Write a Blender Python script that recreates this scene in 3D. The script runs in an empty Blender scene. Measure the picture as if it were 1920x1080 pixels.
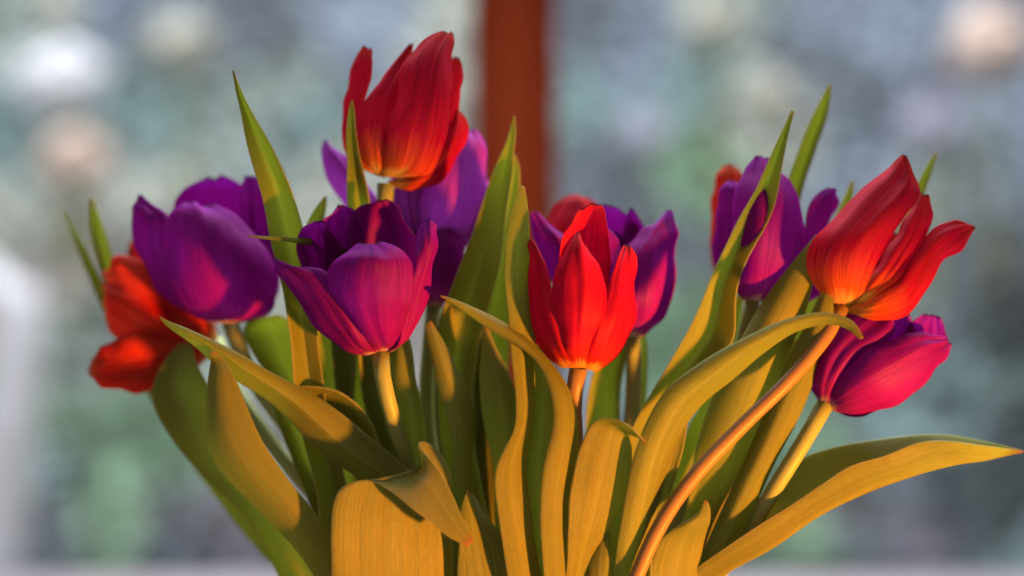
import bpy, bmesh, math, random
from mathutils import Vector, noise, Matrix
import numpy as np

random.seed(7)
scene = bpy.context.scene
C = scene.collection

# ------------------------------------------------------------------ camera, light, exposure
DIST = 0.62                       # camera to the plane of sharp focus
S = DIST * 36.0 / 60.0 / 1920.0   # metres per photo pixel in that plane
cam_d = bpy.data.cameras.new('camera'); cam = bpy.data.objects.new('camera', cam_d); C.objects.link(cam)
cam.location = (0, -DIST, 0); cam.rotation_euler = (math.radians(90), 0, 0)
cam_d.lens = 60; cam_d.sensor_width = 36; cam_d.clip_start = 0.02; cam_d.clip_end = 200
cam_d.dof.use_dof = True; cam_d.dof.focus_distance = DIST - 0.008; cam_d.dof.aperture_fstop = 2.75
scene.camera = cam

world = bpy.data.worlds.new('World'); scene.world = world; world.use_nodes = True
bg = world.node_tree.nodes['Background']
bg.inputs[0].default_value = (1.0, 0.92, 0.86, 1); bg.inputs[1].default_value = 0.42

def aim(o, target):
    o.rotation_euler = (Vector(target) - Vector(o.location)).to_track_quat('-Z', 'Y').to_euler()
def lamp(name, kind, loc, target, power, col, **kw):
    d = bpy.data.lights.new(name, kind); d.energy = power; d.color = col
    for k, v in kw.items(): setattr(d, k, v)
    o = bpy.data.objects.new(name, d); C.objects.link(o); o.location = loc; aim(o, target); return o
# the low warm beam from the room, to the right of the camera
lamp('warm_room_lamp', 'SPOT', (0.74, -0.60, -0.38), (0.10, 0.0, -0.15), 250, (1.0, 0.345, 0.04),
     spot_size=math.radians(20.3), spot_blend=0.20, shadow_soft_size=0.034)
# daylight falling in through the upper part of the window
lamp('window_daylight', 'AREA', (0.12, 0.57, 0.64), (0.02, 0, 0), 42.0, (0.86, 0.94, 1.0), shape='RECTANGLE', size=1.2, size_y=0.5)
# daylight over the garden
lamp('garden_daylight', 'AREA', (-1.0, 2.2, 5.5), (0.3, 9.0, 0.2), 1120, (0.93, 0.97, 1.0), shape='RECTANGLE', size=7.0, size_y=3.0)

scene.view_settings.view_transform = 'Standard'; scene.view_settings.look = 'None'
scene.view_settings.exposure = 0.0; scene.view_settings.gamma = 1.0
scene.render.engine = 'CYCLES'
scene.cycles.max_bounces = 10; scene.cycles.transmission_bounces = 8; scene.cycles.transparent_max_bounces = 12
scene.cycles.use_denoising = True
scene.cycles.sample_clamp_indirect = 6.0

# ------------------------------------------------------------------ helpers
def P(px, py, d):
    """a photo-plane position and its depth in mm behind the focus plane -> a point in the place"""
    k = S * (1 + d / 1000.0 / DIST)
    return Vector(((px - 960) * k, d / 1000.0, (540 - py) * k))

def tag(o, label=None, cat=None, group=None, kind=None):
    for k, v in (('label', label), ('category', cat), ('group', group), ('kind', kind)):
        if v: o[k] = v
    return o
def link(name, me, mat, parent=None):
    o = bpy.data.objects.new(name, me); C.objects.link(o)
    if mat is not None: me.materials.append(mat)
    if parent is not None: o.parent = parent
    return o

def catmull(pts, ts, t):
    """non-uniform cubic through arrays pts at parameters ts"""
    n = len(ts)
    i = int(np.searchsorted(ts, t) - 1); i = max(0, min(n - 2, i))
    h = ts[i + 1] - ts[i]; x = (t - ts[i]) / h
    def slope(j):
        if j == 0: return (pts[1] - pts[0]) / (ts[1] - ts[0])
        if j == n - 1: return (pts[-1] - pts[-2]) / (ts[-1] - ts[-2])
        a = (pts[j] - pts[j-1]) / (ts[j] - ts[j-1]); b = (pts[j+1] - pts[j]) / (ts[j+1] - ts[j])
        ha = ts[j] - ts[j-1]; hb = ts[j+1] - ts[j]
        return (a * hb + b * ha) / (ha + hb)
    m0, m1 = slope(i) * h, slope(i + 1) * h
    return ((2*x**3 - 3*x**2 + 1) * pts[i] + (x**3 - 2*x**2 + x) * m0 + (-2*x**3 + 3*x**2) * pts[i+1] + (x**3 - x**2) * m1)

def sheet(name, ctrl, mat, parent, thick, nu=12, nv=30, fold=0.0, groove=0.0, wob=0.0004, wave=0.0, seed=0.0, edge=0.0, pleat=0.0):
    """a leaf or petal: ctrl = array rows x (L, M, R) of 3-D points, base to tip"""
    ctrl = np.array(ctrl, float)                       # n,3,3
    mids = ctrl.mean(axis=1)
    seg = np.linalg.norm(np.diff(mids, axis=0), axis=1) + 0.5 * np.linalg.norm(np.diff(ctrl[:, 0] - ctrl[:, 2], axis=0), axis=1) * 0.5 + 1e-5
    ts = np.concatenate([[0], np.cumsum(seg)]); L = ts[-1]; ts = ts / L
    us = np.linspace(0, 1, nu)
    grid = np.zeros((nv, nu, 3))
    for j in range(nv):
        t = j / (nv - 1)
        t = 1 - (1 - t) ** 1.25                        # closer rows at the tip
        row = catmull(ctrl, ts, t)
        l, m, r = row
        for i, u in enumerate(us):
            q = l * (2*(u-.5)*(u-1)) + m * (4*u*(1-u)) + r * (2*u*(u-.5))
            if fold > 0:
                k = abs(u - .5) * 2; k = math.sqrt(k*k + 0.02)
                e = l if u < .5 else r
                q = q * (1 - fold) + (m + (e - m) * min(1, k)) * fold
            grid[j, i] = q
    du = np.gradient(grid, axis=1); dv = np.gradient(grid, axis=0)
    nrm = np.cross(du, dv); nrm /= (np.linalg.norm(nrm, axis=2, keepdims=True) + 1e-9)
    for j in range(nv):
        t = j / (nv - 1)
        amp = min(1, t * 5) * (0.25 + 0.75 * min(1, (1 - t) * 5))
        for i, u in enumerate(us):
            p = grid[j, i]
            n1 = noise.noise(Vector((p[0] * 45 + seed, p[1] * 45, p[2] * 45 + seed * 3.1)))
            n2 = noise.noise(Vector((t * 6 + seed * 7, u * 2.5 + seed, 3.3)))
            d = amp * wob * (n1 * 1.4 + n2)
            d += amp * wave * noise.noise(Vector((t * 7 + seed * 5, (0 if u < .5 else 9.0) + seed, .7))) * (abs(u - .5) * 2) ** 2 * 2
            d -= groove * math.exp(-((u - .5 - .03 * math.sin(seed * 9)) / .05) ** 2) * min(1, t * 3) * min(1, (1 - t) * 4)
            if pleat:
                ph = noise.noise(Vector((u * 4.5 + seed * 11, t * 1.3, seed)))
                d += pleat * ph * min(1, t * 4) * (0.4 + 0.6 * t)
            grid[j, i] += nrm[j, i] * d
            if edge:
                e = ((noise.noise(Vector((t * 16 + seed * 3, (0 if u < .5 else 5.0), seed))) + 0.6 * noise.noise(Vector((t * 47 + seed * 3, (0 if u < .5 else 5.0), seed)))) * edge * amp) * (abs(u - .5) * 2) ** 3
                grid[j, i] += (du[j, i] / (np.linalg.norm(du[j, i]) + 1e-9)) * e
    verts = [tuple(p) for p in grid.reshape(-1, 3)]
    faces = [(j*nu+i, j*nu+i+1, (j+1)*nu+i+1, (j+1)*nu+i) for j in range(nv-1) for i in range(nu-1)]
    me = bpy.data.meshes.new(name); me.from_pydata(verts, [], faces)
    uv = me.uv_layers.new(name='UVMap')
    for poly in me.polygons:
        for li, vi in zip(poly.loop_indices, poly.vertices):
            uv.data[li].uv = ((vi % nu) / (nu - 1), (vi // nu) / (nv - 1))
        poly.use_smooth = True
    o = link(name, me, mat, parent)
    sd = o.modifiers.new('thickness', 'SOLIDIFY'); sd.thickness = thick; sd.offset = 0; sd.use_even_offset = False
    sb = o.modifiers.new('smooth', 'SUBSURF'); sb.levels = 1; sb.render_levels = 1
    return o

def rows_to_ctrl(rows, D):
    out = []
    for r in rows:
        lx, ly, rx, ry = r[:4]
        dl = r[4] if len(r) > 4 else 0; dr = r[5] if len(r) > 5 else dl
        cup = r[6] if len(r) > 6 else 0
        mx, my = (r[7], r[8]) if len(r) > 8 else ((lx + rx) / 2, (ly + ry) / 2)
        out.append((P(lx, ly, D + dl), P(mx, my, D + (dl + dr) / 2 - cup), P(rx, ry, D + dr)))
    return out

def tube(name, pts, rad, mat, parent, ns=12, per=6):
    pts = np.array([tuple(p) for p in pts]); rad = np.array(rad, float)
    ts = np.concatenate([[0], np.cumsum(np.linalg.norm(np.diff(pts, axis=0), axis=1))]); ts /= ts[-1]
    n = per * (len(pts) - 1) + 1
    verts, faces = [], []
    cen = [Vector(catmull(pts, ts, k / (n - 1))) for k in range(n)]
    up = Vector((0, 1, 0))
    for k in range(n):
        tg = (cen[min(k+1, n-1)] - cen[max(k-1, 0)]).normalized()
        a = tg.cross(up).normalized(); b = a.cross(tg).normalized()
        r = float(np.interp(k / (n - 1), ts, rad))
        r *= 1 + 0.05 * noise.noise(cen[k] * 60)
        for s in range(ns):
            an = 2 * math.pi * s / ns
            verts.append(cen[k] + (a * math.cos(an) + b * math.sin(an)) * r)
    for k in range(n - 1):
        for s in range(ns):
            faces.append((k*ns+s, k*ns+(s+1) % ns, (k+1)*ns+(s+1) % ns, (k+1)*ns+s))
    faces.append(tuple(range(ns))[::-1]); faces.append(tuple((n-1)*ns+s for s in range(ns)))
    me = bpy.data.meshes.new(name); me.from_pydata([tuple(v) for v in verts], [], faces)
    for p in me.polygons: p.use_smooth = len(p.vertices) == 4
    return link(name, me, mat, parent)

# ------------------------------------------------------------------ materials
class NT:
    def __init__(self, name):
        self.m = bpy.data.materials.new(name); self.m.use_nodes = True
        self.t = self.m.node_tree; self.n = self.t.nodes
        for x in list(self.n): self.n.remove(x)
        self.out = self.n.new('ShaderNodeOutputMaterial')
    def node(self, kind, **kw):
        x = self.n.new('ShaderNode' + kind)
        for k, v in kw.items(): setattr(x, k, v)
        return x
    def put(self, sock, v):
        if hasattr(v, 'links') or isinstance(v, bpy.types.NodeSocket): self.t.links.new(v, sock)
        else: sock.default_value = v
    def math(self, op, a, b=0.0, clamp=False):
        x = self.node('Math', operation=op, use_clamp=clamp); self.put(x.inputs[0], a); self.put(x.inputs[1], b); return x.outputs[0]
    def mix(self, f, a, b, blend='MIX'):
        x = self.node('MixRGB', blend_type=blend); self.put(x.inputs[0], f); self.put(x.inputs[1], a); self.put(x.inputs[2], b); return x.outputs[0]
    def ramp(self, f, stops):
        x = self.node('ValToRGB'); self.put(x.inputs[0], f); e = x.color_ramp.elements
        while len(e) < len(stops): e.new(0.5)
        for el, (p, c) in zip(e, stops): el.position = p; el.color = c if len(c) == 4 else (*c, 1)
        return x.outputs[0]
    def noise(self, vec, scale, detail=3.0, rough=0.5):
        x = self.node('TexNoise'); self.put(x.inputs['Vector'], vec); x.inputs['Scale'].default_value = scale
        x.inputs['Detail'].default_value = detail; x.inputs['Roughness'].default_value = rough; return x.outputs['Fac']
    def mapping(self, vec, scale):
        x = self.node('Mapping'); self.put(x.inputs[0], vec); x.inputs['Scale'].default_value = scale; return x.outputs[0]
    def bump(self, h, strength, dist):
        x = self.node('Bump'); self.put(x.inputs['Height'], h); x.inputs['Strength'].default_value = strength; x.inputs['Distance'].default_value = dist; return x.outputs[0]
def c4(c): return (*c, 1)

def plant_surface(n, col, trans_col, rough, spec, normal, share, coat=0.0):
    d = n.node('BsdfDiffuse'); n.put(d.inputs['Color'], col); n.put(d.inputs['Normal'], normal)
    g = n.node('BsdfGlossy'); n.put(g.inputs['Roughness'], rough); n.put(g.inputs['Normal'], normal)
    b = n.node('MixShader'); b.inputs[0].default_value = spec; n.t.links.new(d.outputs[0], b.inputs[1]); n.t.links.new(g.outputs[0], b.inputs[2])
    t = n.node('BsdfTranslucent'); n.put(t.inputs['Color'], trans_col); n.put(t.inputs['Normal'], normal)
    m = n.node('MixShader'); n.put(m.inputs[0], share); n.t.links.new(b.outputs[0], m.inputs[1]); n.t.links.new(t.outputs[0], m.inputs[2])
    n.t.links.new(m.outputs[0], n.out.inputs[0]); return n.m

def petal_material(name, base, low, main, tip, vein, trans_gain, base_len=0.16):
    n = NT(name)
    tc = n.node('TexCoord'); sep = n.node('SeparateXYZ'); n.put(sep.inputs[0], tc.outputs['UV'])
    u, v = sep.outputs[0], sep.outputs[1]
    info = n.node('ObjectInfo')
    comb = n.node('CombineXYZ'); n.put(comb.inputs[0], u); n.put(comb.inputs[1], v); n.put(comb.inputs[2], n.math('MULTIPLY', info.outputs['Random'], 17.0))
    warp = n.noise(n.mapping(comb.outputs[0], (4, 3, 1)), 1.0, 2)
    comb2 = n.node('CombineXYZ'); n.put(comb2.inputs[0], n.math('ADD', u, n.math('MULTIPLY', warp, 0.10))); n.put(comb2.inputs[1], v); n.put(comb2.inputs[2], n.math('MULTIPLY', info.outputs['Random'], 17.0))
    streak = n.noise(n.mapping(comb2.outputs[0], (24, 1.8, 1)), 1.0, 5, 0.65)
    fine = n.noise(n.mapping(comb2.outputs[0], (70, 5, 1)), 1.0, 5, 0.7)
    blot = n.noise(n.mapping(comb.outputs[0], (3, 3, 1)), 1.0, 3, 0.5)
    # the pale base patch reaches higher along the midrib
    au = n.math('ABSOLUTE', n.math('SUBTRACT', u, 0.5))
    vv = n.math('ADD', n.math('ADD', v, n.math('MULTIPLY', au, 0.10)), n.math('MULTIPLY', n.math('SUBTRACT', streak, 0.5), 0.20))
    col = n.ramp(vv, [(0.0, c4(base)), (base_len * .55, c4(base)), (base_len, c4(low)), (base_len + .18, c4(main)), (0.8, c4(main)), (1.0, c4(tip))])
    col = n.mix(n.math('MULTIPLY', n.ramp(streak, [(0.42, (0, 0, 0)), (0.66, (1, 1, 1))]), 0.60), col, n.mix(1.0, col, c4(vein), 'MULTIPLY'))
    col = n.mix(n.math('MULTIPLY', n.ramp(fine, [(0.42, (0, 0, 0)), (0.62, (1, 1, 1))]), 0.60), col, n.mix(1.0, col, c4(vein), 'MULTIPLY'))
    col = n.mix(n.math('MULTIPLY', n.ramp(blot, [(0.45, (0, 0, 0)), (0.75, (1, 1, 1))]), 0.30), col, c4(tip))
    # dried margin and tip
    rim = n.math('MAXIMUM', n.ramp(au, [(0.478, (0, 0, 0)), (0.498, (1, 1, 1))]), n.ramp(v, [(0.972, (0, 0, 0)), (0.99, (1, 1, 1))]))
    rim2 = n.math('MULTIPLY', rim, n.ramp(n.noise(n.mapping(comb.outputs[0], (1, 9, 1)), 1.0, 2), [(0.45, (0, 0, 0)), (0.6, (1, 1, 1))]))
    col = n.mix(n.math('MULTIPLY', rim2, 0.55), col, (0.10, 0.03, 0.05, 1))
    col = n.mix(n.ramp(v, [(0.962, (0, 0, 0)), (0.985, (1, 1, 1))]), col, (0.030, 0.006, 0.018, 1))
    h = n.math('ADD', n.math('MULTIPLY', streak, 0.7), n.math('MULTIPLY', fine, 0.8))
    gm = n.node('Gamma'); n.put(gm.inputs[0], col); gm.inputs[1].default_value = 0.55; tr = gm.outputs[0]
    return plant_surface(n, col, tr, n.math('ADD', 0.38, n.math('MULTIPLY', streak, 0.25)), 0.012, n.bump(h, 0.35, 0.0008), 0.42)

RED = petal_material('petal_red', (0.74, 0.36, 0.05), (0.60, 0.026, 0.014), (0.52, 0.003, 0.030), (0.56, 0.016, 0.024), (0.42, 0.35, 0.45), 1.45, 0.11)
PURPLE = petal_material('petal_purple', (0.60, 0.38, 0.26), (0.30, 0.018, 0.17), (0.250, 0.003, 0.195), (0.29, 0.016, 0.34), (0.52, 0.4, 0.6), 1.5, 0.075)
RED_GOLD = petal_material('petal_red_gold_base', (0.76, 0.40, 0.06), (0.66, 0.10, 0.012), (0.48, 0.003, 0.028), (0.54, 0.026, 0.022), (0.42, 0.35, 0.45), 1.45, 0.17)
RED_ORANGE = petal_material('petal_orange_red', (0.70, 0.34, 0.06), (0.62, 0.08, 0.02), (0.56, 0.018, 0.010), (0.64, 0.11, 0.035), (0.45, 0.30, 0.40), 1.45, 0.13)
LILAC = petal_material('petal_lilac', (0.60, 0.42, 0.34), (0.36, 0.06, 0.30), (0.34, 0.035, 0.38), (0.42, 0.09, 0.52), (0.6, 0.5, 0.65), 1.5, 0.075)

def leaf_material():
    n = NT('leaf_green')
    tc = n.node('TexCoord'); sep = n.node('SeparateXYZ'); n.put(sep.inputs[0], tc.outputs['UV'])
    u, v = sep.outputs[0], sep.outputs[1]; info = n.node('ObjectInfo')
    comb = n.node('CombineXYZ'); n.put(comb.inputs[0], u); n.put(comb.inputs[1], v); n.put(comb.inputs[2], n.math('MULTIPLY', info.outputs['Random'], 23.0))
    streak = n.noise(n.mapping(comb.outputs[0], (34, 1.2, 1)), 1.0, 6, 0.75)
    broad = n.noise(n.mapping(comb.outputs[0], (7, 1.2, 1)), 1.0, 3, 0.5)
    spots = n.noise(tc.outputs['Object'], 260, 5, 0.65)
    patch = n.noise(tc.outputs['Object'], 22, 3, 0.5)
    col = n.mix(info.outputs['Random'], (0.145, 0.138, 0.016, 1), (0.200, 0.165, 0.020, 1))
    col = n.mix(n.math('MULTIPLY', n.ramp(streak, [(0.42, (0, 0, 0)), (0.62, (1, 1, 1))]), 0.50), col, (0.095, 0.115, 0.026, 1))
    col = n.mix(n.math('MULTIPLY', n.ramp(broad, [(0.42, (0, 0, 0)), (0.7, (1, 1, 1))]), 0.35), col, (0.24, 0.23, 0.055, 1))
    col = n.mix(n.math('MULTIPLY', n.ramp(patch, [(0.45, (0, 0, 0)), (0.7, (1, 1, 1))]), 0.35), col, (0.12, 0.16, 0.055, 1))
    col = n.mix(n.math('MULTIPLY', n.ramp(spots, [(0.60, (0, 0, 0)), (0.72, (1, 1, 1))]), 0.50), col, (0.095, 0.075, 0.02, 1))
    au = n.math('ABSOLUTE', n.math('SUBTRACT', u, 0.5))
    col = n.mix(n.math('MULTIPLY', n.ramp(au, [(0.0, (1, 1, 1)), (0.03, (0, 0, 0))]), 0.35), col, (0.24, 0.26, 0.09, 1))
    col = n.mix(n.math('MULTIPLY', n.ramp(au, [(0.475, (0, 0, 0)), (0.497, (1, 1, 1))]), 0.55), col, (0.34, 0.30, 0.17, 1))
    col = n.mix(n.ramp(n.math('ADD', v, n.math('MULTIPLY', n.math('SUBTRACT', spots, 0.5), 0.06)), [(0.955, (0, 0, 0)), (0.99, (1, 1, 1))]), col, (0.23, 0.085, 0.035, 1))
    gm = n.node('Gamma'); n.put(gm.inputs[0], col); gm.inputs[1].default_value = 0.55; tr = n.mix(0.6, gm.outputs[0], (0.50, 0.58, 0.08, 1))
    h = n.math('ADD', n.math('MULTIPLY', streak, 0.8), n.math('MULTIPLY', spots, 0.5))
    return plant_surface(n, col, tr, n.math('ADD', 0.36, n.math('MULTIPLY', patch, 0.2)), 0.030, n.bump(h, 0.55, 0.0010), 0.48)
LEAF = leaf_material()

def stem_material(name, a, b):
    n = NT(name); tc = n.node('TexCoord')
    f = n.noise(n.mapping(tc.outputs['Object'], (90, 90, 12)), 1.0, 4, 0.6)
    p = n.noise(tc.outputs['Object'], 18, 2)
    col = n.mix(f, c4(a), c4(b)); col = n.mix(n.math('MULTIPLY', p, 0.4), col, c4(tuple(x * .7 for x in a)))
    return plant_surface(n, col, col, 0.45, 0.025, n.bump(f, 0.25, 0.001), 0.12)
STEM_GREEN = stem_material('stem_green', (0.19, 0.22, 0.06), (0.27, 0.27, 0.09))
STEM_RED = stem_material('stem_reddish', (0.20, 0.10, 0.035), (0.25, 0.145, 0.045))

def simple(name, col, rough=0.5, nscale=None, col2=None, stretch=(1, 1, 1), bump=0.0, spec=0.3):
    n = NT(name); b = n.node('BsdfPrincipled'); b.inputs['Specular IOR Level'].default_value = spec; b.inputs['Roughness'].default_value = rough
    if nscale:
        tc = n.node('TexCoord'); f = n.noise(n.mapping(tc.outputs['Object'], stretch), nscale, 5, 0.6)
        n.put(b.inputs['Base Color'], n.mix(f, c4(col), c4(col2)))
        if bump: n.put(b.inputs['Normal'], n.bump(f, bump, 0.002))
    else: b.inputs['Base Color'].default_value = c4(col)
    n.t.links.new(b.outputs[0], n.out.inputs[0]); return n.m
WOOD = simple('window_wood', (0.12, 0.016, 0.005), 0.8, 6, (0.16, 0.024, 0.008), (30, 30, 1.2), 0.2, 0.0)
SILL = simple('sill_paint', (0.27, 0.235, 0.26), 0.7, 30, (0.32, 0.28, 0.305), (1, 1, 1), 0, 0.05)
TABLE = simple('table_wood', (0.20, 0.11, 0.055), 0.45, 5, (0.28, 0.16, 0.08), (2, 25, 2), 0.2)
CERAMIC = simple('vase_glaze', (0.70, 0.69, 0.66), 0.22, 40, (0.76, 0.75, 0.72))
def glass_material():
    n = NT('window_glass'); t = n.node('BsdfTransparent'); g = n.node('BsdfGlossy'); g.inputs['Roughness'].default_value = 0.02
    t.inputs['Color'].default_value = (0.95, 0.98, 0.97, 1)
    f = n.node('Fresnel'); f.inputs['IOR'].default_value = 1.45
    m = n.node('MixShader'); n.t.links.new(f.outputs[0], m.inputs[0]); n.t.links.new(t.outputs[0], m.inputs[1]); n.t.links.new(g.outputs[0], m.inputs[2])
    n.t.links.new(m.outputs[0], n.out.inputs[0]); return n.m
GLASS = glass_material()

# ------------------------------------------------------------------ setting: garden beyond the window
def W(px, py, dist):
    """a point at the given distance from the camera, seen at that photo position"""
    k = 36.0 / 60.0 / 1920.0 * dist
    return Vector(((px - 960) * k, dist - DIST, (540 - py) * k))

def bank_z(y):      # lawn below the house, then a rising planted bank
    return -1.25 if y < 3.0 else -1.25 + (y - 3.0) * 0.62
bm = bmesh.new()
N = 40; g = []
for j in range(N + 1):
    y = 1.15 + 13.0 * j / N
    g.append([bm.verts.new((-20 + 40 * i / N, y, bank_z(y) + 0.12 * noise.noise(Vector((i * .5, j * .5, 0))))) for i in range(N + 1)])
for j in range(N):
    for i in range(N): bm.faces.new((g[j][i], g[j][i+1], g[j+1][i+1], g[j+1][i])).smooth = True
me = bpy.data.meshes.new('garden_bank'); bm.to_mesh(me); bm.free()
tag(link('garden_bank', me, simple('bank_soil', (0.15, 0.17, 0.17), 0.9, 1.6, (0.21, 0.22, 0.22))), kind='structure')

# foliage covering the bank: plants of different leaf colours, one mass out of focus
def foliage_material():
    n = NT('garden_foliage'); a = n.node('VertexColor', layer_name='plant')
    b = n.node('BsdfPrincipled'); n.put(b.inputs['Base Color'], a.outputs[0]); b.inputs['Roughness'].default_value = 0.6
    n.t.links.new(b.outputs[0], n.out.inputs[0]); return n.m
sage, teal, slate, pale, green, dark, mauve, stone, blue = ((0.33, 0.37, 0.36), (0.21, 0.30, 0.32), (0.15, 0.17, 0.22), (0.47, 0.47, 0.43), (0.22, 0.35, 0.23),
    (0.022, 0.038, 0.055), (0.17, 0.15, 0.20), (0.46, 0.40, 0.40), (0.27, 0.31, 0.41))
PATCH = [(40, 40, sage), (230, 30, blue), (230, 180, teal), (60, 260, teal), (300, 240, teal), (480, 60, slate), (520, 160, sage), (560, 250, teal), (420, 300, sage),
    (40, 420, pale), (90, 520, stone), (150, 640, sage), (160, 820, green), (330, 860, green), (90, 900, teal), (60, 980, slate), (200, 960, green), (330, 970, slate),
    (430, 980, mauve), (500, 800, pale), (580, 820, stone), (830, 720, stone), (820, 120, pale), (700, 60, blue), (620, 330, pale), (330, 350, pale),
    (1100, 60, slate), (1080, 200, teal), (1120, 330, slate), (1200, 380, slate), (1180, 100, blue), (1300, 150, teal), (1280, 330, green), (1240, 470, slate), (1260, 600, green),
    (1380, 60, sage), (1440, 200, pale), (1480, 90, slate), (1560, 60, blue), (1600, 170, slate), (1640, 280, blue), (1700, 120, blue), (1760, 200, mauve), (1850, 200, blue),
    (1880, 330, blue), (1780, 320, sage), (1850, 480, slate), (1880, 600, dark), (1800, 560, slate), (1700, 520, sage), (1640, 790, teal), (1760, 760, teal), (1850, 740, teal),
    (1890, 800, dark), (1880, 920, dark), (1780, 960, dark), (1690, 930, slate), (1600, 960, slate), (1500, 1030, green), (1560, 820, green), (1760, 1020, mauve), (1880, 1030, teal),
    (1060, 740, blue), (1130, 640, green), (960, 1000, green)]
rng = np.random.default_rng(3)
PX = np.array([(a, b) for a, b, c in PATCH], float); PC_ = np.array([c for a, b, c in PATCH])
verts, faces, cols = [], [], []
NL = 170000
for k in range(NL):
    x = rng.uniform(-9.5, 9.5); y = rng.uniform(2.2, 11.5)
    if abs(x) > 0.80 * (y + DIST): continue
    z = bank_z(y)
    clump = noise.noise(Vector((x * 1.1, y * 1.1, 4.0)))
    z += rng.uniform(0.0, 0.25 + 0.55 * max(0, clump + 0.25))
    dist = y + DIST; kk = 36.0 / 60.0 / 1920.0 * dist
    # plant colour by the patch of the bed it grows in
    px, py = 960 + x / kk, 540 - z / kk
    dd = ((PX[:, 0] - px) ** 2 + (PX[:, 1] - py) ** 2) + rng.uniform(0, 1600, len(PX))
    col = PC_[int(np.argmin(dd))] * rng.uniform(0.95, 1.05)
    s = rng.uniform(0.03, 0.07)
    a = Vector(rng.normal(size=3)).normalized(); b = a.cross(Vector(rng.normal(size=3))).normalized()
    c = Vector((x, y, z)); i0 = len(verts)
    nrm_ = a.cross(b)
    verts += [tuple(c - a * s), tuple(c - b * s * .45 + nrm_ * s * .12), tuple(c + a * s), tuple(c + b * s * .45 + nrm_ * s * .12)]
    faces.append((i0, i0+1, i0+2, i0+3)); cols.append((*col, 1))
me = bpy.data.meshes.new('garden_foliage'); me.from_pydata(verts, [], faces)
ca = me.color_attributes.new('plant', 'FLOAT_COLOR', 'CORNER')
ca.data.foreach_set('color', np.repeat(np.array(cols, dtype=np.float32), 4, axis=0).ravel())
tag(link('garden_foliage', me, foliage_material()), 'blurred blue green garden foliage covering the bank beyond the window', 'foliage', kind='stuff')

# pale blossom clusters that show as round soft patches
def blossom(px, py, dist, r, col, label, group):
    c = W(px, py, dist); verts, faces = [], []
    for k in range(150):
        v = Vector(rng.normal(size=3)).normalized()
        lob = 1.0 + 0.45 * noise.noise(v * 1.4 + Vector((px * .01, py * .01, 0))); p = v * r * rng.uniform(0.45, 1.0) * lob; p.z *= 0.85
        a = v.orthogonal().normalized(); b = v.cross(a); s = r * 0.28
        i0 = len(verts)
        verts += [tuple(p - a * s), tuple(p - b * s * .7), tuple(p + a * s), tuple(p + b * s * .7), tuple(p + v * s * .3)]
        faces += [(i0, i0+1, i0+4), (i0+1, i0+2, i0+4), (i0+2, i0+3, i0+4), (i0+3, i0, i0+4)]
    me = bpy.data.meshes.new('blossom_head'); me.from_pydata(verts, [], faces)
    root = bpy.data.objects.new('blossom_bush', None); C.objects.link(root); root.location = c
    link('blossom_head', me, col, root)
    zb = max(bank_z(c.y) - c.z, -4.0)
    tube('stalk', [Vector((0, 0, 0)), Vector((0.02, 0.03, zb * .5)), Vector((0, 0.02, min(zb, -0.1)))], [0.012, 0.014, 0.018], STEM_GREEN, root, 6, 3)
    tag(root, label, 'blossom', group)
WHITE_B = simple('blossom_white', (0.86, 0.82, 0.90), 0.7); PINK_B = simple('blossom_pink', (0.84, 0.62, 0.54), 0.7)
CREAM_B = simple('blossom_cream', (0.56, 0.53, 0.47), 0.7); LILAC_B = simple('blossom_lilac', (0.38, 0.36, 0.47), 0.7)
for px, py, r, m, lab, gr in [
    (115, 148, .21, WHITE_B, 'bright white round blossom blurred beyond the window', None),
    (140, 295, .18, PINK_B, 'peach pink round blossom blurred below the white one', None),
    (340, 85, .17, CREAM_B, 'cream blossom patch blurred in the garden', 'cream blossoms in the garden'),
    (1440, 185, .15, CREAM_B, 'cream blossom patch blurred in the garden', 'cream blossoms in the garden'), (1335, 40, .16, CREAM_B, 'cream blossom patch blurred in the garden', 'cream blossoms in the garden'),
    (1855, 78, .20, PINK_B, 'large peach blossom blurred high in the garden', None),
    (1215, 255, .14, LILAC_B, 'lilac blossom patch blurred in the garden', 'lilac blossoms in the garden'), (1740, 240, .17, LILAC_B, 'lilac blossom patch blurred in the garden', 'lilac blossoms in the garden'),
    (110, 5, .12, CREAM_B, 'cream blossom patch blurred in the garden', 'cream blossoms in the garden')]:
    blossom(px, py, 5.2, r * 0.66, m, lab, gr)
# pale trunk at the side of the garden
bark = simple('pale_bark', (0.78, 0.74, 0.82), 0.8, 8, (0.66, 0.62, 0.70))
tr_root = bpy.data.objects.new('birch_tree', None); C.objects.link(tr_root)
tag(tr_root, 'pale birch trunk blurred at the side of the garden', 'tree')
tube('trunk', [W(-60, 1700, 3.9), W(-8, 1000, 3.9), W(18, 800, 3.9), W(38, 620, 3.9), W(40, 530, 3.9)], [.085, .075, .07, .055, .04], bark, tr_root, 14, 6)
tube('limb', [W(38, 580, 3.9), W(-80, 470, 4.0), W(-240, 330, 4.1), W(-330, -300, 4.2)], [.045, .035, .03, .02], bark, tr_root, 10, 6)

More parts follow.
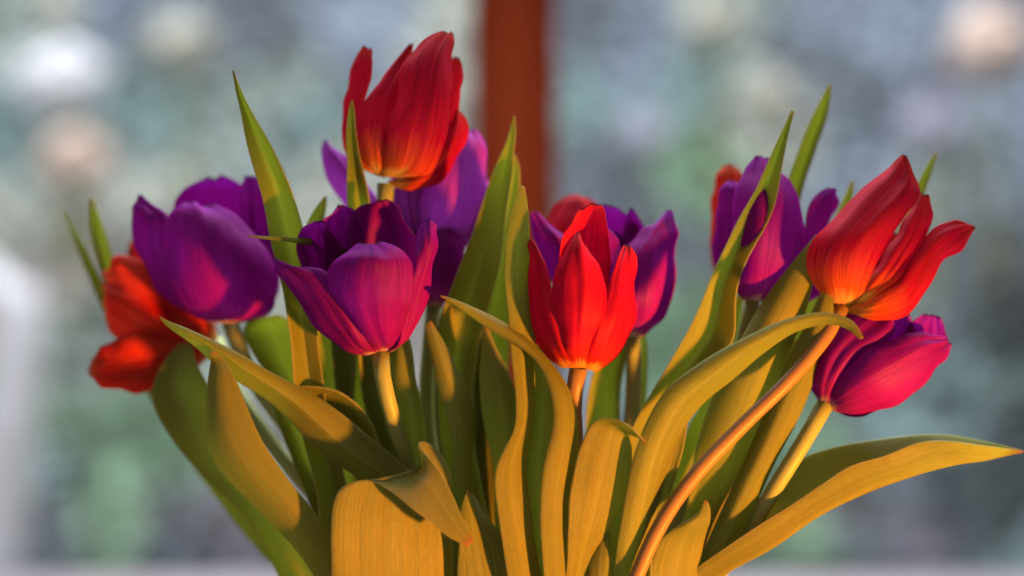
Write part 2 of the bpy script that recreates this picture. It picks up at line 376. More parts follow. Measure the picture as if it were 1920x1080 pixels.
# ------------------------------------------------------------------ the window
win = bpy.data.objects.new('window', None); C.objects.link(win)
YW = 0.95
tag(win, 'red brown wooden window with a wide upright mullion behind the tulips', 'window')
def box_part(name, x0, x1, y0, y1, z0, z1, mat, parent, bev=0.003):
    bm = bmesh.new(); bmesh.ops.create_cube(bm, size=1.0)
    for v in bm.verts: v.co = Vector((x0 + (v.co.x + .5) * (x1 - x0), y0 + (v.co.y + .5) * (y1 - y0), z0 + (v.co.z + .5) * (z1 - z0)))
    if bev: bmesh.ops.bevel(bm, geom=bm.edges[:], offset=bev, segments=2, affect='EDGES')
    me = bpy.data.meshes.new(name); bm.to_mesh(me); bm.free(); return link(name, me, mat, parent)
k = S * (YW + DIST) / DIST
mx0, mx1 = (884 - 960) * k, (1044 - 960) * k
ZB, ZT, XL, XR = -0.335, 0.95, -0.95, 0.95
mul = box_part('mullion', mx0, mx1, YW, YW + 0.05, ZB, ZT, WOOD, win, 0.006)
box_part('mullion_bead', mx0 + 0.016, mx1 - 0.016, YW - 0.010, YW + 0.001, ZB + 0.002, ZT - 0.002, WOOD, mul, 0.004)
box_part('frame_stile', XL - 0.07, XL, YW, YW + 0.05, ZB, ZT, WOOD, win); box_part('frame_stile', XR, XR + 0.07, YW, YW + 0.05, ZB, ZT, WOOD, win)
box_part('frame_rail', XL - 0.07, XR + 0.07, YW - 0.002, YW + 0.052, ZT + 0.001, ZT + 0.07, WOOD, win); box_part('frame_rail', XL - 0.07, XR + 0.07, YW - 0.002, YW + 0.052, ZB - 0.07, ZB - 0.001, WOOD, win)
box_part('pane', XL + .001, mx0 - .001, YW + 0.024, YW + 0.028, ZB, ZT, GLASS, win, 0); box_part('pane', mx1 + .001, XR - .001, YW + 0.024, YW + 0.028, ZB, ZT, GLASS, win, 0)
zs = (540 - 1074) * S * (0.93 + DIST) / DIST
tag(box_part('windowsill', -1.02, 1.02, 0.74, YW - 0.012, zs - 0.04, zs, SILL, None, 0.004), kind='structure')

# ------------------------------------------------------------------ table and vase under the frame
zt = -0.335
tb = bpy.data.objects.new('table', None); C.objects.link(tb); tb.location = (0, 0.05, zt)
tag(tb, 'brown wooden table carrying the vase of tulips', 'table')
box_part('table_top', -0.6, 0.6, -0.30, 0.35, -0.03, 0, TABLE, tb)
for sx in (-1, 1):
    for sy in (-1, 1): box_part('leg', sx * .55 - .025, sx * .55 + .025, .025 + sy * .27 - .025, .025 + sy * .27 + .025, -0.72, -0.031, TABLE, tb)
prof = [(0.0, 0.0), (0.048, 0.0), (0.054, 0.006), (0.058, 0.05), (0.060, 0.10), (0.062, 0.15), (0.068, 0.175), (0.065, 0.176), (0.058, 0.15), (0.055, 0.08), (0.05, 0.008), (0.0, 0.006)]
NS = 40; verts, faces = [], []
for r, z in prof:
    for s in range(NS): verts.append((max(r, 1e-4) * math.cos(2*math.pi*s/NS), max(r, 1e-4) * math.sin(2*math.pi*s/NS), z))
for j in range(len(prof) - 1):
    for s in range(NS): faces.append((j*NS+s, j*NS+(s+1) % NS, (j+1)*NS+(s+1) % NS, (j+1)*NS+s))
me = bpy.data.meshes.new('vase'); me.from_pydata(verts, [], faces)
for p in me.polygons: p.use_smooth = True
vz = link('vase', me, CERAMIC); vz.location = (0.008, 0.015, zt + 0.0005)
tag(vz, 'plain pale vase holding the tulip bouquet', 'vase')
VASE = Vector((0.008, 0.015, 0))

# ------------------------------------------------------------------ tulips
GROUPS = {'red': 'red tulips in the bouquet', 'purple': 'purple tulips in the bouquet'}
tulips = {}
count = [0]
def gen_petals(parent, mat, bx, by, tx, ty, D, R, thetas, lean=0.0, length=1.0, spread=1.0, wid=0.85):
    """whole petals round a cup for the sides of a flower that others hide; R in px"""
    B = P(bx, by, D); T = P(tx, ty, D - lean)
    ax = (T - B); Lf = ax.length * length; ax.normalize()
    e1 = ax.cross(Vector((0, 1, 0))).normalized(); e2 = e1.cross(ax).normalized()
    R = R * S
    for th in thetas:
        th = math.radians(th); rows = []
        for t, rr, ww in ((0, .12, .10), (.12, .62, .42), (.3, .95, .78), (.5, 1.0, .95), (.7, .95, .88), (.86, .9, .62), (.96, .86, .28), (1, .84, .05)):
            rr2 = R * rr * (1 + (spread - 1) * t)
            h = ax * Lf * (t ** 1.08)
            half = wid * ww
            pts = []
            for q in (-half, 0, half):
                d = e1 * math.cos(th + q) + e2 * math.sin(th + q)
                pts.append(B + h + d * rr2 * (1 + (0.10 if q == 0 else 0)))
            rows.append(pts)
        count[0] += 1
        sheet('petal', rows, mat, parent, 0.0004, 11, 22, wob=0.0006, wave=0.0012, seed=count[0] * .37, groove=0.0004, edge=0.0008)

def tulip(key, colour, label, D, petals, stem, stem_mat=None, gens=()):
    root = bpy.data.objects.new('%s_tulip' % colour, None); C.objects.link(root)
    tag(root, label, 'tulip', GROUPS[colour])
    mat = {'PB': LILAC, 'RT': RED_GOLD, 'RR': RED_GOLD, 'RL': RED_ORANGE, 'RB2': RED_ORANGE}.get(key, RED if colour == 'red' else PURPLE)
    pl = 0.0045 if key == 'RL' else 0.0018
    for rows in petals:
        count[0] += 1
        sheet('petal', rows_to_ctrl(rows, D), mat, root, 0.0004, 17, 34, wob=0.0005, wave=0.0020 if key == 'RL' else 0.0009, seed=count[0] * .37, groove=0.0009, edge=0.0014 if key == 'RL' else 0.0007, pleat=pl)
    for g_ in gens: gen_petals(root, mat, D=D, **g_)
    # the stem: given points, then down into the vase
    pts = [P(*p) for p in stem]
    last = pts[-1]; idx = len(tulips)
    an = idx * 2.399; rr = 0.012 + 0.020 * ((idx * 7) % 13) / 13.0
    neck = VASE + Vector((rr * math.cos(an), rr * math.sin(an), -0.165))
    if abs(last.x - VASE.x) > 0.02: neck.x = VASE.x + math.copysign(abs(rr * math.cos(an)) + .008, last.x - VASE.x)
    foot = VASE + Vector((-(neck.x - VASE.x) * .6, (neck.y - VASE.y) * .6, zt + 0.012))
    pts += [neck, foot]
    tube('stem', pts, [0.0034] + [0.0027 if key == 'RR' else 0.0030] * (len(pts) - 2) + [0.0033], stem_mat or STEM_GREEN, root)
    tulips[key] = (root, neck)
    return root

def leaf(owner, D, rows, fold=0.25, wave=0.0008, groove=0.0003, attach=True, nv=40):
    root, neck = tulips[owner]; count[0] += 1
    ctrl = rows_to_ctrl(rows, D)
    if attach:
        b = Vector(ctrl[0][1]); side = (Vector(ctrl[0][2]) - Vector(ctrl[0][0])); side.normalize()
        n = neck + Vector((0, 0, -0.012)); w = 0.004
        off = (b - n); off.z = 0; off = off.normalized() * 0.003 if off.length > 1e-4 else Vector((0, 0, 0))
        ctrl = [(n - side * w, n + off, n + side * w)] + ctrl
    return sheet('leaf', ctrl, LEAF, root, 0.0008, 13, nv, fold=fold, wob=0.0007, wave=wave, groove=groove, seed=count[0] * .53, edge=0.0006)

# --- purple, sunlit red at its front
tulip('PC', 'purple', 'open purple tulip glowing crimson in front, left of the tall red bloom\'s stem', 0, [
  [(700,664,740,655,8,8,2),(668,632,752,632,-4,-5,8),(620,572,764,575,-10,-12,12),(604,525,776,520,-14,-16,12),(620,490,768,482,-18,-18,10),(648,470,740,466,-19,-19,5),(672,456,715,455,-19,-19,2)],
  [(692,668,708,660,8,4,0),(640,655,688,640,4,-8,5),(590,612,672,594,2,-12,7),(548,557,644,536,0,-13,8),(522,512,600,508,-2,-12,6),(512,493,546,497,-4,-9,2),(513,484,518,486,-6,-7,0)],
  [(722,664,742,655,8,8,0),(748,640,772,622,-6,2,3),(752,590,795,580,-12,2,4),(766,540,808,535,-15,1,4),(780,495,820,480,-15,-2,4),(781,455,823,440,-8,-7,5),(786,428,817,422,-6,-8,2),(802,413,809,413,-7,-8,0)],
  [(690,640,715,640,10,12,-3),(600,575,680,580,4,14,-6),(565,505,650,520,2,14,-8),(560,460,642,475,0,12,-7),(572,428,630,440,-1,8,-4),(592,414,606,414,0,3,0)],
  [(695,640,715,640,12,14,-3),(620,560,690,560,13,20,-6),(608,480,688,480,12,20,-6),(603,430,682,435,10,17,-5),(612,400,668,398,9,14,-3),(634,383,642,384,9,10,0)],
  [(705,640,725,640,14,14,-3),(665,560,780,560,14,10,-9),(650,480,788,490,15,6,-10),(650,430,782,450,14,6,-9),(665,396,765,418,13,7,-7),(692,377,742,388,11,9,-3),(712,373,724,375,10,10,0)],
 ], [(713,664,7),(718,710,4),(738,790,8),(770,880,16),(815,990,16)])

tulip('PL', 'purple', 'broad purple tulip overlapping a nodding red bloom', 52, [
  [(405,606,455,605,0,0,2),(345,582,500,590,-8,-4,10),(312,520,518,560,-13,-6,14),(300,450,514,508,-14,-10,15),(308,405,492,455,-14,-12,12),(326,384,450,410,-13,-14,7),(345,377,398,384,-12,-13,2)],
  [(395,606,420,606,2,2,0),(300,555,360,560,2,-8,3),(262,490,335,500,0,-10,4),(242,440,322,440,0,-8,4),(246,400,314,402,-1,-6,3),(254,376,282,384,0,-2,1),(258,365,262,367,0,0,0)],
  [(400,600,450,600,12,12,-3),(305,510,500,510,14,14,-9),(316,430,496,440,14,14,-9),(326,376,484,395,13,13,-8),(345,346,462,356,11,11,-5),(382,331,425,331,9,9,-1)],
  [(430,603,450,603,8,8,0),(470,550,512,560,4,8,3),(452,450,506,450,5,10,3),(444,390,504,390,4,8,3),(450,350,498,350,4,7,2),(460,329,478,330,4,5,0)],
  [(440,603,460,603,4,6,0),(490,562,517,562,2,8,2),(500,480,523,480,2,9,2),(500,400,531,400,3,9,2),(503,340,534,342,4,8,2),(507,308,524,314,5,7,1),(508,290,511,291,6,6,0)],
  [(395,600,430,600,10,10,0),(300,540,400,560,12,18,-4),(270,460,400,470,12,20,-4),(275,420,390,430,10,18,-3),(300,400,360,405,10,14,0)],
 ], [(432,604,56),(448,650,54),(480,720,50),(550,815,43),(640,930,34),(740,1080,26)])

tulip('RL', 'red', 'drooping red orange tulip half hidden by a broad purple bloom', 72, [
  [(405,625,395,655,0,0,2),(340,560,330,690,-6,-6,8),(285,510,260,665,-10,-10,10),(235,485,222,637,-10,-10,8),(206,492,202,605,-8,-8,5),(196,508,194,560,-6,-6,2)],
  [(400,648,392,668,-2,-2,0),(330,640,345,708,-14,-12,4),(260,630,290,738,-18,-14,6),(215,636,225,743,-19,-15,6),(184,656,190,728,-18,-15,4),(167,684,167,702,-15,-14,1)],
  [(405,612,395,640,8,8,0),(330,515,320,600,12,12,-6),(272,470,260,570,13,13,-6),(246,455,238,520,12,12,-3),(240,470,236,490,11,11,0)],
  [(410,630,400,650,-4,-4,0),(380,590,360,680,-10,-10,5),(330,570,300,690,-12,-12,5),(280,590,260,670,-12,-12,3),(255,610,245,640,-10,-10,0)],
 ], [(405,640,73),(425,700,64),(500,820,50),(620,960,34),(740,1080,28)], STEM_GREEN,
 [dict(bx=405, by=640, tx=230, ty=600, R=75, thetas=(60, 120), length=.95)])

tulip('RT', 'red', 'tall upright red tulip standing highest above the bouquet', 28, [
  [(712,330,745,335,0,0,2),(714,292,812,322,-10,-10,9),(720,248,834,265,-15,-14,12),(737,195,842,200,-17,-16,12),(752,140,846,150,-16,-15,10),(772,95,850,108,-14,-13,7),(800,68,854,80,-12,-11,3),(832,57,853,62,-10,-10,0)],
  [(706,328,722,335,2,2,0),(682,298,726,300,-4,-8,5),(669,245,735,250,-7,-10,6),(674,205,748,200,-7,-10,6),(700,158,762,150,-6,-9,5),(742,108,774,110,-3,-5,2),(768,83,775,84,-2,-2,0)],
  [(700,326,712,332,4,4,0),(652,297,690,308,4,-3,4),(636,250,676,262,4,-4,5),(641,200,679,205,3,-3,4),(654,146,693,155,2,-2,3),(667,106,699,112,2,-1,2),(682,86,697,90,2,1,0)],
  [(735,335,760,335,2,2,0),(800,305,838,295,4,2,3),(822,220,858,220,4,4,3),(836,155,864,155,4,4,2),(846,115,867,122,4,4,1),(853,107,861,108,4,4,0)],
  [(725,340,738,350,-2,-2,0),(785,325,775,359,-8,-5,4),(828,298,832,336,-6,1,4),(846,252,860,292,-2,4,4),(852,216,874,246,1,5,2),(856,206,868,218,2,5,0)],
  [(712,330,740,332,10,10,0),(680,270,800,275,13,13,-6),(690,220,820,220,13,13,-6),(705,190,810,185,11,11,-4),(735,165,790,160,10,10,0)],
 ], [(724,344,28),(722,380,28),(722,450,30),(735,650,28),(780,900,24),(830,1050,18)])

tulip('PB', 'purple', 'lilac purple tulip behind the stem of the highest red bloom', 52, [
  [(790,480,815,485,0,0,0),(700,440,760,430,-4,-8,4),(645,382,712,370,-4,-8,5),(618,336,678,325,-2,-6,5),(605,295,650,292,0,-3,3),(609,264,613,268,1,1,0)],
  [(800,488,845,488,0,0,2),(750,440,872,460,-9,-7,10),(745,380,897,400,-12,-9,12),(762,320,913,332,-11,-7,11),(802,275,913,285,-9,-5,8),(850,247,902,258,-7,-4,3),(872,239,886,243,-5,-4,0)],
  [(830,487,850,484,-2,0,0),(855,452,888,442,-9,2,3),(880,402,913,386,-9,2,3),(898,360,921,350,-6,2,2),(908,338,919,338,-3,1,0)],
  [(795,486,825,488,-3,-3,0),(742,430,812,432,-14,-16,6),(732,380,802,372,-16,-17,6),(745,330,792,322,-16,-17,4),(762,300,772,300,-15,-15,0)],
 ], [(825,484,53),(820,540,54),(812,650,52),(830,850,44),(870,1050,32)], None,
 [dict(bx=820, by=486, tx=790, ty=270, R=100, thetas=(70, 130), length=.95)])

tulip('PB2', 'purple', 'dark purple tulip mostly hidden between broad leaves and an open bloom', 48, [
  [(800,575,830,575,0,0,2),(770,530,858,530,-6,-6,9),(760,470,872,470,-9,-7,11),(770,420,868,425,-9,-6,9),(800,385,850,390,-7,-5,3)],
  [(805,574,820,575,2,2,0),(745,530,800,540,0,-6,5),(735,470,790,480,0,-6,5),(750,420,790,430,0,-4,3),(765,400,780,402,0,0,0)],
 ], [(815,573,49),(806,640,48),(800,760,44),(830,950,34),(870,1080,26)], None,
 [dict(bx=815, by=574, tx=810, ty=400, R=58, thetas=(40, 90, 140), length=.95)])

tulip('RC', 'red', 'bright scarlet tulip standing in front of a dark purple bloom', -3, [
  [(1052,690,1085,690,0,-2,1),(1012,658,1078,655,2,-12,6),(989,605,1062,605,3,-15,7),(984,552,1042,555,3,-13,6),(989,502,1026,500,2,-9,4),(986,465,1015,468,2,-5,2),(984,446,998,450,2,0,0)],
  [(1068,690,1108,690,-2,-2,1),(1050,650,1118,650,-11,-11,6),(1035,590,1135,590,-14,-14,8),(1036,530,1140,535,-14,-13,8),(1050,482,1118,487,-14,-13,6),(1068,450,1096,452,-13,-12,3),(1081,437,1087,438,-12,-12,0)],
  [(1092,690,1118,698,-2,0,1),(1103,655,1165,667,-13,1,6),(1118,605,1188,617,-15,2,7),(1135,560,1192,567,-13,2,6),(1148,515,1188,520,-9,2,4),(1160,480,1191,490,-5,1,2),(1170,459,1184,463,0,0,0)],
  [(1070,685,1105,685,6,6,0),(1040,600,1140,600,7,7,-8),(1038,530,1146,530,5,5,-10),(1050,462,1144,460,3,3,-9),(1068,418,1139,415,2,2,-6),(1083,392,1131,388,1,1,-2),(1090,388,1124,386,0,0,0)],
 ], [(1085,688,-2),(1076,740,0),(1078,820,2),(1075,950,4),(1065,1080,6)], STEM_RED,
 [dict(bx=1086, by=688, tx=1086, ty=520, R=46, thetas=(90,), length=.9, wid=.5)])

tulip('PRC', 'purple', 'dark purple tulip behind the bright scarlet bloom', 38, [
  [(1165,632,1205,632,0,0,2),(1150,580,1248,592,-12,-4,10),(1150,520,1266,522,-14,-4,11),(1168,470,1271,465,-12,-4,9),(1202,432,1269,425,-8,-3,5),(1236,408,1265,402,-5,-2,2),(1252,392,1258,393,-3,-2,0)],
  [(1150,630,1170,632,0,0,0),(1055,570,1130,590,0,-10,5),(1012,500,1100,510,0,-10,6),(998,440,1075,455,0,-8,5),(997,412,1038,432,0,-3,2),(999,396,1004,400,0,0,0)],
  [(1160,628,1190,630,8,8,0),(1060,540,1230,540,10,10,-8),(1058,460,1210,460,9,9,-9),(1075,412,1196,418,7,7,-6),(1103,389,1168,398,6,6,-2),(1125,382,1148,386,5,5,0)],
  [(1180,630,1195,632,4,4,0),(1180,540,1240,550,4,8,-2),(1168,450,1230,455,3,7,-3),(1172,410,1212,420,2,5,-2),(1181,389,1186,391,2,2,0)],
  [(1150,632,1180,632,-2,-2,0),(1090,580,1180,590,-13,-13,5),(1070,510,1180,520,-15,-15,6),(1090,455,1165,460,-13,-13,4),(1120,425,1135,425,-11,-11,0)],
 ], [(1185,630,39),(1190,700,40),(1180,820,36),(1140,980,26),(1110,1080,20)], None,
 [dict(bx=1178, by=630, tx=1150, ty=420, R=85, thetas=(90,), length=.95)])

tulip('RB', 'red', 'pale red tulip arching behind the dark purple bloom', 78, [
  [(1075,560,1110,560,0,0,0),(1010,480,1120,490,-6,-6,8),(1022,425,1128,430,-7,-7,8),(1040,390,1124,398,-6,-6,5),(1062,372,1110,378,-5,-5,2),(1078,367,1096,370,-4,-4,0)],
 ], [(1092,560,78),(1090,660,70),(1060,850,55),(1030,1060,36)], None,
 [dict(bx=1092, by=560, tx=1082, ty=400, R=50, thetas=(20, 90, 160), length=.95)])

tulip('PR', 'purple', 'purple tulip crossed by a long pointed leaf', 32, [
  [(1392,562,1432,566,0,0,2),(1375,522,1482,527,-8,-8,9),(1368,460,1509,470,-12,-10,12),(1374,400,1508,400,-12,-10,12),(1386,347,1490,347,-10,-8,9),(1400,312,1464,314,-8,-7,4),(1417,291,1440,293,-7,-6,0)],
  [(1390,560,1405,563,0,0,0),(1350,505,1388,512,3,-4,3),(1343,435,1394,442,3,-5,4),(1346,375,1394,382,3,-4,3),(1357,346,1388,350,2,-2,2),(1368,338,1380,340,2,1,0)],
  [(1430,565,1450,560,0,0,0),(1490,505,1516,495,-5,3,3),(1510,440,1548,430,-4,4,3),(1515,392,1566,385,-2,4,3),(1530,366,1567,360,0,4,2),(1550,352,1566,353,1,3,0)],
  [(1428,566,1445,572,-2,-2,0),(1490,548,1508,570,-3,3,2),(1515,505,1540,535,-2,5,2),(1535,470,1555,490,0,5,1),(1548,455,1556,462,2,4,0)],
 ], [(1410,563,33),(1398,620,34),(1370,720,34),(1310,880,28),(1220,1080,20)], None,
 [dict(bx=1412, by=565, tx=1440, ty=320, R=75, thetas=(60, 120), length=.95)])

tulip('RB2', 'red', 'orange red tulip peeping out behind a leaf crossed purple bloom', 66, [
  [(1350,530,1375,532,0,0,0),(1332,480,1385,490,-4,-4,5),(1332,420,1395,425,-5,-5,6),(1336,365,1396,368,-4,-4,5),(1345,328,1392,335,-3,-3,3),(1358,308,1384,314,-2,-2,0)],
 ], [(1362,530,66),(1355,620,64),(1320,780,54),(1250,960,38),(1190,1080,28)], None,
 [dict(bx=1364, by=530, tx=1372, ty=345, R=36, thetas=(30, 90, 150), length=.95)])

tulip('RR', 'red', 'leaning red tulip with spread pointed petals on a long arched stem', 16, [
  [(1568,578,1600,575,0,0,1),(1530,538,1622,542,-6,-12,8),(1514,492,1640,502,-9,-15,11),(1527,442,1662,457,-10,-15,12),(1573,397,1696,412,-9,-13,10),(1624,352,1722,374,-7,-10,7),(1667,310,1727,344,-5,-7,3),(1693,288,1703,296,-4,-4,0)],
  [(1590,572,1610,578,-4,-4,0),(1625,530,1668,542,-9,-7,5),(1655,475,1718,492,-9,-5,6),(1690,420,1740,442,-7,-3,5),(1714,380,1746,396,-4,-2,2),(1728,360,1738,366,-3,-2,0)],
  [(1588,578,1592,590,-4,-4,0),(1640,556,1638,602,-13,-8,4),(1685,520,1702,594,-14,-6,6),(1715,475,1737,542,-11,-4,5),(1745,437,1770,490,-6,-2,4),(1782,416,1806,463,-2,1,3),(1812,418,1822,438,1,2,0),(1826,424,1829,426,2,2,0)],
 ], [(1578,578,14),(1545,635,4),(1480,712,-4),(1390,800,-7),(1300,895,-12),(1235,990,-18),(1190,1090,-20),(1160,1180,-16)], STEM_RED,
 [dict(bx=1582, by=578, tx=1690, ty=420, R=78, thetas=(60, 100, 140), length=.95)])

tulip('PR2', 'purple', 'magenta purple tulip leaning out beneath the long arched stem\'s red bloom', 12, [
  [(1548,755,1560,770,0,0,1),(1568,712,1610,778,-8,-4,7),(1605,668,1670,767,-11,-4,10),(1655,640,1722,732,-11,-3,9),(1712,626,1757,690,-8,-2,6),(1756,629,1779,660,-4,0,2),(1774,634,1784,645,-1,0,0)],
  [(1535,752,1552,758,0,-4,0),(1518,718,1578,712,0,-9,5),(1526,660,1612,672,0,-10,6),(1550,615,1652,645,0,-8,6),(1590,585,1682,620,2,-5,4),(1625,570,1668,588,3,1,0)],
  [(1550,750,1570,755,8,8,0),(1590,680,1670,705,8,8,-6),(1640,622,1716,645,7,7,-5),(1668,594,1718,612,5,5,-2),(1693,579,1706,587,4,4,0)],
  [(1555,755,1570,765,6,8,0),(1650,680,1735,690,6,10,-5),(1692,632,1776,645,5,9,-4),(1708,606,1773,617,4,7,-2),(1732,588,1764,594,4,5,0)],
 ], [(1546,760,12),(1515,815,6),(1455,912,4),(1395,1010,14),(1320,1110,12)], STEM_GREEN,
 [dict(bx=1548, by=760, tx=1700, ty=650, R=72, thetas=(60, 120), length=.95)])

# --- leaves (each grows from the stem of its tulip)
leaf('PC', 0, [(640,1200,840,1200,-16,-6,3),(620,1070,850,1085,-24,-10,3),(621,970,849,985,-26,-11,3),(634,920,848,915,-25,-9,3),(660,902,840,865,-23,-6,4,745,885),(684,899,806,829,-22,-4,3,772,893),(712,908,782,832,-25,-14,2,780,898),
   (752,938,812,866,-29,-20,-1,800,905),(800,975,845,918,-31,-23,-1,826,946),(846,1008,868,975,-31,-26,0,858,992),(876,1026,889,1012,-30,-28,0)], fold=0.0, wave=0.0005)
leaf('PL', 0, [(640,1150,720,1130,2,-4,3),(562,1035,636,1038,-6,-12,4),(480,948,582,952,-10,-14,5),(415,884,532,888,-12,-15,6),(389,832,487,822,-13,-15,6),(385,776,456,752,-13,-14,5),(391,712,431,692,-13,-13,3),(397,674,418,670,-12,-12,1),(392,660,402,656,-15,-14,0)], fold=0.35)
leaf('RL', 42, [(560,1160,690,1160,0,0,0),(470,985,575,1010,0,0,-2),(362,872,478,892,0,0,-3),(303,792,425,800,2,-2,-5),(283,738,395,730,4,-2,-6),(300,690,372,690,6,2,-4),(338,640,358,640,8,8,0)])
leaf('PC', -4, [(845,965,765,1005,10,10,2),(775,888,690,908,10,10,4),(700,826,610,858,9,9,5),(600,746,520,770,6,6,5),(500,690,430,700,0,0,4),(420,644,370,653,-5,-5,3),(345,611,326,622,-10,-10,1),(310,600,306,606,-10,-10,0),(299,592,299,595,-10,-10,0)], fold=0.3)
leaf('PB2', 14, [(800,960,745,970,0,0,0),(716,838,650,862,-2,-2,-5),(684,776,612,802,-4,-2,-5),(634,738,572,762,-5,-1,-4),(595,729,552,744,-4,0,-2),(550,723,546,728,-2,-2,0)])
leaf('PL', 4, [(620,1120,700,1120,10,10,0),(590,900,650,900,8,8,-5),(562,780,612,785,5,5,-5),(547,670,602,695,6,10,-5),(531,565,590,585,6,12,-5),(511,455,575,470,4,10,-5),(493,370,552,372,-2,0,-6),(471,290,517,288,-6,-6,-5),(453,218,477,218,-7,-7,-3),(440,165,449,165,-8,-8,-1),(436,130,438,131,-8,-8,0)], fold=0.6)
leaf('PC', 6, [(720,720,750,730,16,16,0),(690,540,712,550,20,20,0),(640,462,644,480,16,16,1),(600,450,601,463,12,12,1),(570,447,570,458,-4,-4,1),(540,445,540,454,-10,-10,0),(510,444,510,450,-13,-13,0),(482,443,482,447,-14,-14,0),(462,442,462,443,-14,-14,0)], fold=0.3, wave=0)
leaf('RT', 32, [(640,800,700,800,0,0,0),(600,520,650,520,0,0,-3),(573,428,603,432,0,0,-3),(590,394,609,396,0,0,-1),(610,366,613,368,0,0,0)])
leaf('PB', 30, [(640,1000,710,1000,0,0,0),(602,760,668,772,0,0,-5),(586,650,670,680,0,0,-6),(570,560,655,570,0,0,-5),(590,490,625,490,0,0,0)])
leaf('PL', 56, [(640,900,690,890,0,0,0),(522,735,575,712,0,0,-6),(472,662,558,642,0,0,-7),(455,622,548,602,0,0,-6),(468,598,522,589,-1,-1,-2)], attach=True)
leaf('RT', 10, [(690,780,750,780,22,22,0),(672,600,722,600,26,26,-4),(656,400,700,402,18,18,-5),(650,322,682,322,8,8,-4),(651,252,669,252,0,0,-2),(656,205,665,206,-2,-2,-1),(659,187,661,188,-2,-2,0)], fold=0.6)
leaf('PB', 24, [(850,1020,920,1020,0,0,0),(818,720,885,735,0,0,-6),(816,625,900,630,0,0,-7),(846,538,922,545,0,0,-7),(882,450,942,455,0,0,-6),(910,378,950,382,0,0,-5),(936,304,963,308,0,0,-3),(954,250,968,252,0,0,-1),(963,217,966,218,0,0,0)], fold=0.5)
leaf('RB', 38, [(890,950,950,950,0,0,0),(892,650,955,650,0,0,-5),(905,520,962,520,0,0,-6),(925,420,970,420,0,0,-5),(944,350,976,352,0,0,-3),(957,310,973,312,0,0,-1),(964,289,967,290,0,0,0)], fold=0.5)
leaf('RC', 0, [(970,1190,1030,1190,-14,-6,0),(948,1060,1012,1070,-22,-12,2),(934,960,994,980,-24,-14,2),(928,890,986,890,-24,-14,2),(944,842,988,838,-21,-12,2),(966,800,1000,790,-17,-10,1),(966,738,1002,752,-15,-9,1),(957,665,1001,690,-12,-6,1),(954,612,1002,640,-9,-3,1),(945,520,993,560,-7,-2,2),(953,425,991,445,-5,-2,2),(966,370,988,380,-4,-2,1),(977,347,984,350,-4,-4,0)], fold=0.15, wave=0.0004)
leaf('RC', 10, [(985,1190,1050,1190,-8,-8,0),(975,1050,1050,1050,-8,-8,-3),(970,900,1045,900,-8,-8,-4),(985,800,1045,800,-6,-6,-4),(992,730,1042,735,-4,-4,-3),(998,680,1035,690,-2,-2,-2),(1005,640,1020,645,0,0,0)], fold=0.3)
leaf('RC', 0, [(1025,1200,1080,1200,-14,-8,2),(1019,1065,1063,1065,-22,-14,2),(1013,940,1064,952,-23,-15,3),(1022,862,1082,872,-23,-14,3),(1037,797,1086,817,-21,-13,3),(1031,732,1076,752,-18,-11,3),(1005,680,1048,697,-13,-9,3),(950,638,986,629,-10,-8,3),(890,598,907,585,-10,-9,2),(848,570,855,563,-12,-12,1),(824,554,826,554,-13,-13,0)], fold=0.3, wave=0.0003)
leaf('PRC', 0, [(1040,1200,1105,1200,-10,-6,0),(1062,1060,1112,1065,-17,-11,1),(1064,970,1158,965,-20,-14,1),(1074,892,1185,892,-21,-15,1),(1093,826,1186,850,-20,-15,1),(1108,797,1184,830,-19,-15,1,1150,800),(1128,783,1176,818,-21,-17,3,1160,795),(1160,786,1180,815,-24,-20,2,1175,800),(1190,806,1196,820,-26,-24,0),(1210,828,1213,833,-26,-26,0)], fold=0.1, wave=0.0006)
leaf('RR', 0, [(1130,1200,1190,1200,-10,-10,0),(1150,1070,1203,1072,-17,-9,3),(1167,960,1230,962,-19,-9,4),(1185,868,1250,892,-20,-10,5),(1210,797,1270,832,-20,-12,5),(1250,730,1312,768,-20,-14,5),(1312,682,1372,714,-20,-16,5),(1402,632,1442,652,-22,-18,4),(1490,594,1507,616,-20,-17,3),(1556,587,1561,606,-19,-17,2),(1600,603,1594,617,-20,-19,1),(1620,634,1613,637,-22,-21,0)], fold=0.2, wave=0.0004)
leaf('PR', -6, [(1170,1180,1220,1170,-8,-8,0),(1185,1060,1225,1020,-8,-6,-2),(1215,950,1256,930,-8,-4,-2),(1238,865,1280,850,-8,-4,-2),(1258,815,1290,788,-7,-4,-1),(1275,780,1292,768,-6,-5,0)], fold=0.2)
leaf('PR', 12, [(1110,1050,1180,1050,6,6,0),(1180,810,1245,800,6,4,-5),(1236,715,1315,700,4,0,-6),(1294,610,1376,640,2,-3,-8),(1335,515,1382,545,0,-4,-7),(1370,448,1405,480,-2,-5,-6),(1400,388,1445,400,-3,-5,-6),(1438,308,1465,312,-4,-5,-4),(1463,253,1477,258,-4,-5,-2),(1485,205,1489,208,-4,-4,0)], fold=0.6)
leaf('RB2', 46, [(1340,900,1390,900,0,0,0),(1430,600,1470,600,0,0,-3),(1480,345,1507,352,0,0,-4),(1505,265,1536,268,0,0,-4),(1534,200,1554,202,0,0,-2),(1556,156,1559,158,0,0,0)], fold=0.5)
leaf('PR2', 42, [(1380,850,1410,860,0,0,0),(1520,640,1550,650,0,0,-2),(1660,480,1692,490,0,0,-2),(1715,355,1736,352,0,0,-2),(1735,314,1750,313,0,0,-1),(1755,284,1757,286,0,0,0)], fold=0.5)
leaf('RR', 44, [(1420,800,1470,810,0,0,0),(1535,480,1572,485,0,0,-2),(1567,402,1590,394,0,0,-2),(1585,365,1599,363,0,0,-1),(1598,338,1600,339,0,0,0)], fold=0.5)
